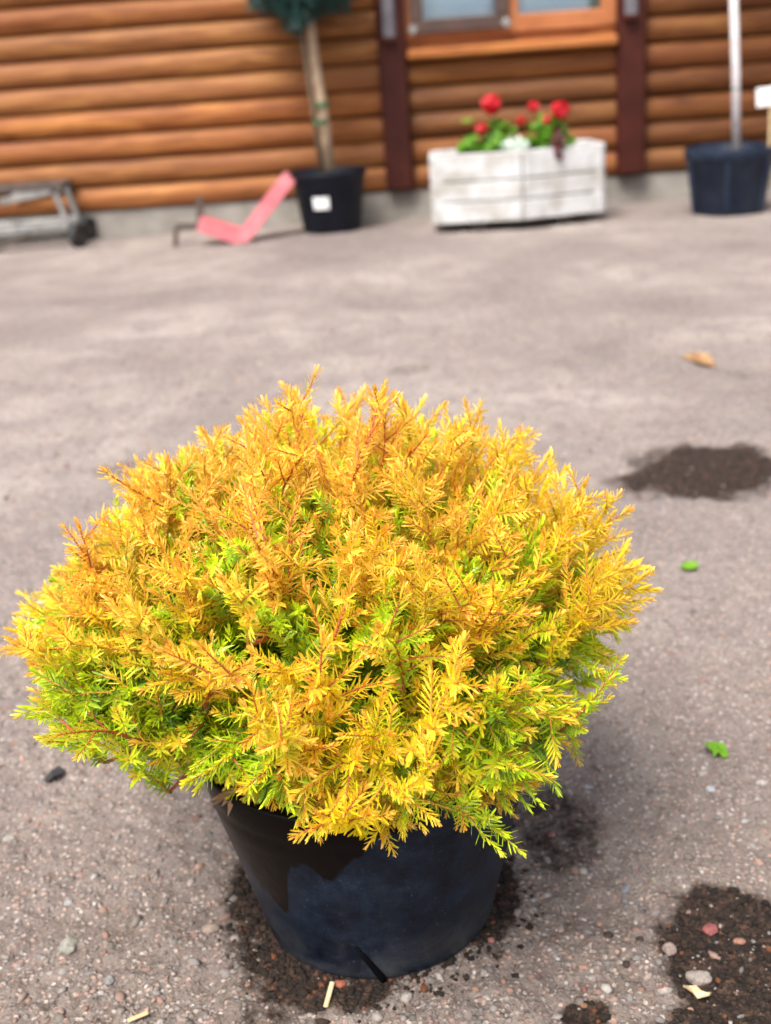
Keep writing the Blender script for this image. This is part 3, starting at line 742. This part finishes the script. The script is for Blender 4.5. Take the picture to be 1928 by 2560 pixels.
def spray_mesh(name, s, green, twig):
    nv = len(s['V']); V = np.concatenate([s['V'], s['SV']])
    mi = np.concatenate([np.zeros(len(s['q'])), np.ones(len(s['SF'])), np.zeros(len(s['t']))])
    gr = green-.30*s['tip']+.22*(1-s['tip'])
    return fast_mesh(name, V, [np.concatenate([s['q'], s['SF']+nv]), s['t']], [NEEDLE, twig],
                     {'tip': np.concatenate([s['tip'], np.zeros(len(s['SV']))]), 'rnd': np.concatenate([s['rnd'], np.zeros(len(s['SV']))]), 'green': np.concatenate([gr, np.zeros(len(s['SV']))])}, mi=mi)

sg_ = np.random.default_rng(21)
variants = [make_spray(sg_, sg_.uniform(.070, .105), int(sg_.integers(4, 8))) for _ in range(16)]
vmeshes = [spray_mesh('sprig', s, .18, STEM if i % 5 == 0 else TWIG) for i, s in enumerate(variants)]
leaders = [spray_mesh('sprig', make_spray(sg_, sg_.uniform(.12, .14), 6, bare=.55, r0=.0021), .10, STEM) for _ in range(4)]
lites = [make_spray(sg_, sg_.uniform(.07, .10), 6, True) for _ in range(6)]

CC = np.array([POT.x-.038, POT.y+.005, .288]); RX, RYY, RU, RD = .292, .255, .200, .125
def crown_point(az, el, rho=1.0):
    d = np.array([math.cos(el)*math.sin(az), -math.cos(el)*math.cos(az), math.sin(el)])    # az 0 towards the camera, + to the right
    k = 1+.07*math.sin(3*az+1.0)+.05*math.sin(5*az+el*4)+.05*math.sin(7*az-el*6+2)
    rz = RU if d[2] > 0 else RD
    p = CC+d*np.array([RX, RYY, rz])*rho*k
    p[2] += .05*-.4*d[0]*0
    nrm = unit(d/np.array([RX, RYY, rz]))
    return p, nrm
SIL = np.array([(10,1350),(70,1300),(95,1265),(185,1225),(215,1145),(275,1060),(290,1010),(370,985),(425,950),(470,925),(530,905),(560,855),(610,880),(635,840),(690,808),(740,815),(770,850),(795,805),(845,830),(900,890),(945,860),(1000,850),(1065,870),(1100,915),(1150,930),(1175,985),(1245,995),(1265,1055),(1350,1070),(1360,1115),(1345,1145),(1420,1165),(1415,1230),(1390,1290),(1380,1350),(1310,1400),(1315,1440),(1335,1520),(1270,1530),(1290,1580),(1230,1640),(1170,1650),(1145,1720),(1090,1770),(1030,1795),(960,1740),(900,1760),(850,1838),(800,1780),(700,1770),(650,1765),(580,1740),(500,1720),(440,1670),(360,1680),(300,1650),(190,1645),(240,1590),(120,1545),(70,1490),(110,1430),(30,1385)], float)*1.1573
CMI = np.array(CM.inverted())
def photo_px(p):
    q = CMI[:3, :3] @ p+CMI[:3, 3]; return np.array([W0/2+FPX*q[0]/-q[2], H0/2-FPX*q[1]/-q[2]])
def inside(q):
    x, y = q; X, Y = SIL[:, 0], SIL[:, 1]; X2_, Y2_ = np.roll(X, -1), np.roll(Y, -1)
    c = ((Y > y) != (Y2_ > y)) & (x < (X2_-X)*(y-Y)/(Y2_-Y+1e-9)+X)
    return bool(c.sum() % 2)
def fit(p, slack):                                            # draw a sprig tip in towards the crown's middle until it lies within the outline of the real shrub
    for _ in range(40):
        m = photo_px(p); cpx = np.array([880., 1480.]); m = cpx+(m-cpx)*(1-slack)
        if inside(m): break
        p = CC+(p-CC)*.98
    return p
def draw_in(b, M, L, sl):
    cpx = np.array([880., 1480.])
    for _ in range(34):
        ok = True
        for q3, e in (((1., 0, 0), sl), ((.72, .22, 0), .02), ((.72, -.22, 0), .02)):
            q = photo_px(b+M @ (np.array(q3)*L)); ok = ok and inside(cpx+(q-cpx)*(1-e))
        if ok: break
        b = b+unit(CC-b)*.004
    return b
shrub = empty('golden_thuja_shrub', (POT.x, POT.y, PH-.02))
tag(shrub, 'dense golden orange thuja shrub with needle foliage growing in the black pot', 'shrub')
SO = np.array(shrub.location)
spots = []
rg = np.random.default_rng(5)
NS = 540
for i in range(NS):                                           # even spread over the crown (golden spiral), upper and side shell
    u = (i+.5)/NS; z = 1-u*1.62; el = math.asin(max(-1, min(1, z))); az = i*2.399963+rg.normal()*.12
    rho = rg.uniform(.80, 1.06) if i % 3 else rg.uniform(.62, .84)
    p, nrm = crown_point(az, el, rho)
    p = fit(p, rg.uniform(-.035, .04))
    out = unit(np.array([nrm[0], nrm[1], 0]) + 1e-6)
    if el > 0: d = unit(nrm*.9+np.array([0, 0, .55])+rg.normal(size=3)*.26)
    else: d = unit(out*.95+np.array([0, 0, -.15+.2*rg.normal()+el*.55])+rg.normal(size=3)*.22)
    green = 0.0
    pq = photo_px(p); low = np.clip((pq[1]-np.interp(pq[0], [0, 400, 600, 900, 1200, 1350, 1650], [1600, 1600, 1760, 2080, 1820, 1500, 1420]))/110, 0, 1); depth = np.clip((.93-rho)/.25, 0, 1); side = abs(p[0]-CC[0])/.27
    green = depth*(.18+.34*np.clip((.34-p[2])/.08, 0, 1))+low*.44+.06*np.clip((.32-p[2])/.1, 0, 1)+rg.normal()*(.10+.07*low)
    vis = -nrm[1]*.8+nrm[2]*.8+abs(nrm[0])*.35+(rho-.9)*1.5
    spots.append((vis, p, d, nrm, green, rho))
spots.sort(key=lambda s: -s[0])
def spray_matrix(p, d, nrm, L, roll):
    z = nrm*.7+np.array([0, 0, .5]); z = unit(z-d*np.dot(z, d)); y = np.cross(z, d)
    y2 = y*math.cos(roll)+z*math.sin(roll); z2 = np.cross(d, y2)
    return np.stack([d, y2, z2], 1)
ends = []
LV, LQ, LT, LTip, LR, LG, LS, LSF = [], [], [], [], [], [], [], []; off = 0; soff = 0
for i, (vis, p, d, nrm, green, rho) in enumerate(spots):
    if i < 238:
        k = i % 16; s = variants[k]; L = s['V'][:, 0].max(); sc_ = rg.uniform(.82, 1.12); msh = vmeshes[k]
        if i % 9 == 4 and p[2] > .30 and abs(p[0]-CC[0]) < .16 and p[1] < CC[1]+.06: msh = leaders[(i//9) % 4]; L = .13; sc_ = 1.0; d = unit(nrm*.5+np.array([rg.normal()*.3, -.15, .95])); p = fit(p+nrm*.01, .06)
        M = spray_matrix(p, d, nrm, L, rg.normal()*.5); b = p-d*L*sc_*.8; sl_ = rg.uniform(-.02, .045)
        b = draw_in(b, M, L*sc_, sl_)
        o = bpy.data.objects.new('sprig', msh); COL.objects.link(o); o.parent = shrub
        mm = Matrix(M.tolist()).to_4x4(); mm = Matrix.Translation(Vector(b-SO)) @ mm @ Matrix.Scale(sc_, 4)
        o.matrix_local = mm
        warm = float(np.clip((p[2]-.36)/.10, 0, 1)*.6+np.clip((p[1]-CC[1])/.2, 0, 1)*.45+np.clip(-(p[0]-CC[0])/.22, 0, 1)*.40+rg.normal()*.10)
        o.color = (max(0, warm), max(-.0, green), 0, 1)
        ends.append(b)
    else:
        s = lites[i % 6]; L = s['V'][:, 0].max(); M = spray_matrix(p, d, nrm, L, rg.normal()*.6); b = draw_in(p-d*L*.8, M, L, 0.0)
        LV.append(s['V'] @ M.T+b-SO); LQ.append(s['q']+off); LT.append(s['t']+off); LTip.append(s['tip']); LR.append(s['rnd']); LG.append(np.full(len(s['V']), .22+green)-.3*s['tip']); off += len(s['V'])
for j in range(48):                                           # outer shoots that hang over the pot's rim
    az = -1.45+2.9*(j+.5)/48+rg.normal()*.05; out = np.array([math.sin(az), -math.cos(az), 0]); k = (j*5) % 16; s = variants[k]; L = s['V'][:, 0].max(); sc_ = rg.uniform(.62, .85)
    b = np.array([POT.x, POT.y, 0])+out*rg.uniform(.105, .15)+np.array([0, 0, rg.uniform(.195, .245)]); d = unit(out*.8+np.array([0, 0, -rg.uniform(.15, .85)])+rg.normal(size=3)*.18)
    M = spray_matrix(b, d, out, L, rg.normal()*.4); b = draw_in(b, M, L*sc_, .0)
    o = bpy.data.objects.new('sprig', vmeshes[k]); COL.objects.link(o); o.parent = shrub
    o.matrix_local = Matrix.Translation(Vector(b-SO)) @ Matrix(M.tolist()).to_4x4() @ Matrix.Scale(sc_, 4)
    g_ = np.interp(az, [-1.4, -.7, -.4, .3, .9, 1.4], [.48, .36, .06, .0, .22, .44])+rg.normal()*.12
    o.color = (0, float(max(0, g_)), 0, 1)
for j, (px, py, lean, g_) in enumerate([(983, 2118, .02, .12), (1196, 2072, .35, .2), (775, 2042, -.15, .03), (908, 2056, -.1, .38), (1255, 2042, .2, .08), (694, 2010, -.2, .1), (1318, 1985, .25, .05), (1080, 1965, .1, .05), (590, 1985, -.5, .42), (545, 1935, -.6, .48), (500, 1890, -.7, .42), (640, 2005, -.3, .35), (360, 1915, -.8, .5), (255, 1885, -.9, .45)]):
    tip = np.array(aty(px, py, POT.y-.172+.10*abs(px-950)/400*abs(px-950)/400)); d = unit(np.array([lean, -.25, -1.0])); k = (3*j+1) % 16; L = variants[k]['V'][:, 0].max(); sc_ = .062/L
    b = tip-d*L*sc_; M = spray_matrix(b, d, np.array([lean*.3, -1., .1]), L, rg.normal()*.3)
    o = bpy.data.objects.new('sprig', vmeshes[k]); COL.objects.link(o); o.parent = shrub
    o.matrix_local = Matrix.Translation(Vector(b-SO)) @ Matrix(M.tolist()).to_4x4() @ Matrix.Scale(sc_, 4); o.color = (0, g_, 0, 1)
# inner foliage: greener shoots deeper in, coloured darker to deepen the shade inside the crown
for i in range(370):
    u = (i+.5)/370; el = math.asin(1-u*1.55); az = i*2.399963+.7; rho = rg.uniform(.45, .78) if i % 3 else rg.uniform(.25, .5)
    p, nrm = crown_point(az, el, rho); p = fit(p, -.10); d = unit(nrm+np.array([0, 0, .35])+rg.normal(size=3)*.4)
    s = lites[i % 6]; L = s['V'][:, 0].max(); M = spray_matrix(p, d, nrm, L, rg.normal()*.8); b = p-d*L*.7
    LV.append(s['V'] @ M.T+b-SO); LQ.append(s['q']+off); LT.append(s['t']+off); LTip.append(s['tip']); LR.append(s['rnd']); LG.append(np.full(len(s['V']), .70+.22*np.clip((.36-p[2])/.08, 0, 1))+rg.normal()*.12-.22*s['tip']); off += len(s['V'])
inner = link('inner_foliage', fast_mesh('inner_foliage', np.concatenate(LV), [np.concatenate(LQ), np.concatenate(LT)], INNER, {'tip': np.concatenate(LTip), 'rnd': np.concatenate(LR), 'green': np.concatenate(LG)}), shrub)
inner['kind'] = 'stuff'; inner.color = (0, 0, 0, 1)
# branches from the stem base out to the sprigs
root0 = np.array([POT.x-.005, POT.y, PH-.03])
bt = np.random.default_rng(9)
for j in range(46):
    e = ends[int(j*len(ends)/46)]; mid = root0+(e-root0)*.5+np.array([0, 0, .035])+bt.normal(size=3)*.012
    pts = [root0-SO+bt.normal(size=3)*np.array([.012, .012, 0]), (root0*.6+mid*.4)-SO+bt.normal(size=3)*.006, mid-SO, (mid*.4+e*.6)-SO+np.array([0, 0, .006]), e-SO]
    MB().tube([Vector(q) for q in pts], [.0048, .0038, .0029, .0022, .0013], 7).build('branch', STEM, shrub)

# dried sprig caught at the pot rim
c = aty(548, 1994, POT.y-.098)
m = MB()
for i in range(9):
    a = R(180+random.uniform(-10, 75)); d = Vector((math.cos(a), -.35+random.uniform(-.3, .3), math.sin(a))).normalized(); L = random.uniform(.012, .024); sd2 = d.cross(Vector((0, 1, .3))).normalized()*.0018
    q = c+Vector((.012, .006, .004)); m.add([q-sd2, q+sd2, q+d*L*.6+sd2*1.1+Vector((0, -.002, 0)), q+d*L, q+d*L*.6-sd2*1.1], [(0, 1, 2, 3, 4)])
tag(m.build('dried_sprig', DRYLEAF), 'small dry brown sprig sticking out at the rim of the black pot', 'twig')

# ---------------------------------------------------------------- grit, crumbs, pebbles and litter on the ground
ICO = None
def scatter(name, pts, sizes, cols, mat, flat, sink, label, cat):
    g = (1+5**.5)/2
    V0 = np.array([(-1,g,0),(1,g,0),(-1,-g,0),(1,-g,0),(0,-1,g),(0,1,g),(0,-1,-g),(0,1,-g),(g,0,-1),(g,0,1),(-g,0,-1),(-g,0,1)]); V0 /= np.linalg.norm(V0[0])
    F0 = np.array([(0,11,5),(0,5,1),(0,1,7),(0,7,10),(0,10,11),(1,5,9),(5,11,4),(11,10,2),(10,7,6),(7,1,8),(3,9,4),(3,4,2),(3,2,6),(3,6,8),(3,8,9),(4,9,5),(2,4,11),(6,2,10),(8,6,7),(9,8,1)])
    n = len(pts); r2 = np.random.default_rng(len(name))
    V = V0[None]*r2.uniform(.7, 1.2, (n, 12, 1)); an = r2.uniform(0, 6.28, n); ca, sa = np.cos(an)[:, None], np.sin(an)[:, None]
    V = V*np.stack([r2.uniform(.8, 1.5, n), r2.uniform(.6, 1.0, n), r2.uniform(flat*.8, flat*1.2, n)], 1)[:, None]
    V = np.stack([V[..., 0]*ca-V[..., 1]*sa, V[..., 0]*sa+V[..., 1]*ca, V[..., 2]], -1)*sizes[:, None, None]
    gz = np.array([gh(x, y) for x, y in pts]); base = np.concatenate([pts, (gz+sizes*flat*sink)[:, None]], 1)
    V = V+base[:, None]; F = F0[None]+np.arange(n)[:, None, None]*12
    col = np.repeat(np.concatenate([cols, np.ones((n, 1))], 1)[:, None], 12, 1).reshape(-1, 4)
    o = link(name, fast_mesh(name, V.reshape(-1, 3), [F.reshape(-1, 3)], mat, {'col': col}, smooth=True))
    return tag(o, label, cat, kind='stuff')
r3 = np.random.default_rng(3)
def sample(n, far=3.6):
    px = r3.uniform(-150, 2080, n); py = 2750-(r3.random(n)**1.0)*1950
    P = np.array([gnd(a, b)[:2] for a, b in zip(px, py)]); return P
pts = sample(15000); pts = pts[np.hypot(pts[:, 0]-POT.x, pts[:, 1]-POT.y) > .112]; wg = wet_dark_mask(pts[:, 0], pts[:, 1]); pts = pts[(wg < .45) | (r3.random(len(pts)) < .22)]
sz = np.clip(np.exp(r3.normal(math.log(.0017), .55, len(pts))), .0007, .0060)*(1+.25*np.clip(pts[:, 1]-1, 0, 2))
pal = np.array([(.30, .24, .21), (.36, .235, .19), (.24, .215, .205), (.40, .36, .33), (.33, .20, .155), (.19, .17, .16), (.36, .31, .28), (.27, .23, .20)])
cols = pal[r3.integers(0, len(pal), len(pts))]*r3.uniform(.5, .95, (len(pts), 1))
scatter('gravel', pts, sz, cols, STONE, .6, -.1, 'fine pinkish grey grit pressed into the dirt yard', 'gravel')
pts = sample(26000); w = wet_dark_mask(pts[:, 0], pts[:, 1]); rr = np.hypot(pts[:, 0]-POT.x, pts[:, 1]-POT.y)
keep = (w > .55) & (rr > .110) & (pts[:, 1] < 1.5); pts = pts[keep]
ring = []
for i in range(900):
    a = r3.uniform(0, 6.28); q = .107+abs(r3.normal())*.02; ring.append((POT.x+q*math.cos(a), POT.y+q*math.sin(a)))
pts = np.concatenate([pts, np.array(ring)])
sz = np.clip(np.exp(r3.normal(math.log(.0017), .5, len(pts))), .0007, .0050)
pal2 = np.array([(.020, .015, .012), (.035, .024, .018), (.015, .012, .011), (.045, .028, .019), (.02, .015, .012), (.13, .05, .025)])
cols = pal2[r3.choice(6, len(pts), p=[.26, .22, .20, .15, .12, .05])]
scatter('spilled_soil', pts, sz, cols, CRUMB, .7, .1, 'dark crumbly potting soil spilled around the black pot', 'soil')

PEB = [ # px, py, half width px, colour, label
 (1470, 1962, 15, (.62, .62, .66), 'rounded white pebble beside the brown patch by the pot'),
 (1778, 1968, 19, (.72, .72, .76), 'bright white pebble lying alone below the green leaf scrap'),
 (1864, 2050, 14, (.60, .58, .55), 'small whitish angular pebble right of the bright white pebble'),
 (1566, 2215, 18, (.30, .34, .40), 'blue grey pebble on bare dirt between the two dark patches'),
 (1634, 2192, 15, (.50, .45, .33), 'pale yellowish pebble beside the blue grey pebble'),
 (1590, 2290, 9, (.66, .62, .58), 'tiny white round pebble among dark soil bits'),
 (1498, 2295, 13, (.50, .29, .20), 'peach coloured pebble near tiny white round pebble'),
 (1380, 2083, 15, (.50, .20, .16), 'pink red pebble inside the brown patch by the pot'),
 (1775, 2318, 30, (.42, .10, .09), 'flat brick red stone in the dark spilled soil'),
 (1850, 2345, 20, (.45, .20, .13), 'orange brown stone chip in the dark spilled soil'),
 (1672, 2370, 36, (.46, .33, .28), 'knobbly pinkish stone at the edge of the dark soil'),
 (1745, 2440, 42, (.44, .37, .32), 'larger pitted beige stone beside the white torn chip'),
 (1480, 2435, 15, (.48, .42, .38), 'pale pinkish pebble above a red brown chip'),
 (1462, 2465, 17, (.30, .12, .09), 'red brown stone chip below a pale pinkish pebble'),
 (1654, 2472, 13, (.34, .12, .06), 'rust red pebble left of the white torn chip'),
 (1460, 2508, 13, (.40, .16, .07), 'orange rusty pebble on a small dark soil patch'),
 (852, 2462, 27, (.50, .13, .06), 'orange red brick chip in dark soil before the pot'),
 (1228, 2350, 14, (.55, .22, .17), 'pink brick chip beside the foot of the pot'),
 (172, 2366, 42, (.44, .42, .35), 'large flat beige stone lying alone on the dirt'),
 (172, 2258, 19, (.50, .49, .49), 'light grey pebble above the large flat beige stone'),
 (275, 2450, 24, (.36, .36, .34), 'grey rounded stone sunk into the dirt'),
 (440, 2050, 12, (.44, .29, .24), 'pinkish pebble near the left side of the pot'),
 (150, 2530, 20, (.50, .34, .28), 'pink stone below the grey rounded stone'),
 (20, 2090, 20, (.50, .46, .40), 'pale pebble at the border of the yard, beside grey stone'),
 (530, 2322, 32, (.45, .33, .26), 'elongated tan stone lying left of the pot'),
]
for px, py, hw, col_, lab in PEB:
    g = gnd(px, py); r_ = hw*g.length/FPX*1.02; m = MB(); m.stone((0, 0, 0), r_*1.12, flat=.5)
    tn = NT('stone_colour'); nz = tn.noise(tn.pos(), 300, 4, .7)
    mt = tn.done(tn.bsdf(tn.ramp(nz, [(.32, tuple(.02+c*.26 for c in col_)), (.66, tuple(.02+c*.60 for c in col_))]), .8, .35, 0, tn.bump(nz, .5, .001)))
    o = m.build('pebble', mt, None, (g.x, g.y, gh(g.x, g.y)+r_*.16)); sub = o.modifiers.new('s', 'SUBSURF'); sub.subdivision_type = 'CATMULL_CLARK'; sub.levels = 2; sub.render_levels = 2; dt = bpy.data.textures.get('pebble_clouds') or bpy.data.textures.new('pebble_clouds', 'CLOUDS'); dt.noise_scale = .006; dm = o.modifiers.new('d', 'DISPLACE'); dm.texture = dt; dm.texture_coords = 'GLOBAL'; dm.strength = r_*.55; dm.mid_level = .5
    tag(o, lab, 'pebble', 'pebbles on the dirt yard')
for px, py, hw, lab in ((1520, 2338, 17, 'rounded black soil clod beside peach coloured pebble'), (1600, 2345, 17, 'dark brown soil clod below the tiny white pebble'), (1565, 2412, 15, 'dark soil clod with a brown side near the red brown chip')):
    g = gnd(px, py); r_ = hw*g.length/FPX; m = MB(); m.stone((0, 0, 0), r_, flat=.7); o = m.build('soil_clod', SOIL, None, (g.x, g.y, gh(g.x, g.y)+r_*.3)); tag(o, lab, 'soil clod', 'soil clods on the dirt yard')
def litter(name, poly, mat, label, cat, lift=.003, thick=.0012, curl=.004):
    P3 = [gnd(*q) for q in poly]; c = sum(P3, Vector())/len(P3); n = len(P3); z = gh(c.x, c.y)+lift
    v = []
    for dz in (0, thick):
        for i, p in enumerate(P3): v.append((p.x-c.x, p.y-c.y, dz+curl*((i % 3)/2)))
    f = [tuple(range(n-1, -1, -1)), tuple(range(n, 2*n))]+[(i, (i+1) % n, n+(i+1) % n, n+i) for i in range(n)]
    o = MB().add(v, f, 0, False).build(name, mat, None, (c.x, c.y, z)); tag(o, label, cat)
litter('leaf_scrap', [(1762, 1856), (1790, 1862), (1812, 1872), (1822, 1893), (1806, 1899), (1796, 1890), (1786, 1894), (1780, 1882), (1772, 1884)], FRESH, 'bright green torn leaf scrap above the white pebble', 'leaf', curl=.006)
litter('leaf_scrap', [(1700, 1424), (1716, 1416), (1742, 1418), (1746, 1426), (1722, 1434), (1704, 1432)], FRESH, 'small bright green leaf scrap below the dark wet patch', 'leaf')
litter('torn_chip', [(1708, 2468), (1722, 2474), (1740, 2478), (1758, 2486), (1778, 2490), (1774, 2499), (1744, 2498), (1732, 2488), (1718, 2482)], STRAW, 'cream coloured torn wood chip at the edge of dark soil', 'chip', .005, .002)
litter('leaf_scrap', [(110, 1958), (130, 1938), (150, 1928), (164, 1932), (158, 1944), (136, 1956), (120, 1962)], RUBBER, 'dark withered leaf scrap on dirt left of the shrub', 'leaf')
litter('dry_leaf', [(1700, 895), (1740, 888), (1775, 900), (1790, 920), (1750, 915)], DRYLEAF, 'brown dry leaf lying far out on the yard', 'leaf', curl=.01)
for a, b, lab in (((815, 2525), (833, 2470), 'pale straw piece in dark soil before the pot'), ((320, 2556), (372, 2535), 'thin straw piece on bare dirt away from the pot')):
    p, q = gnd(*a), gnd(*b); p.z = gh(p.x, p.y)+.003; q.z = gh(q.x, q.y)+.006
    o = MB().bar(Vector((0, 0, 0)), q-p, .0042, .0022, bev=.0008).build('straw', STRAW, None, p); tag(o, lab, 'straw')
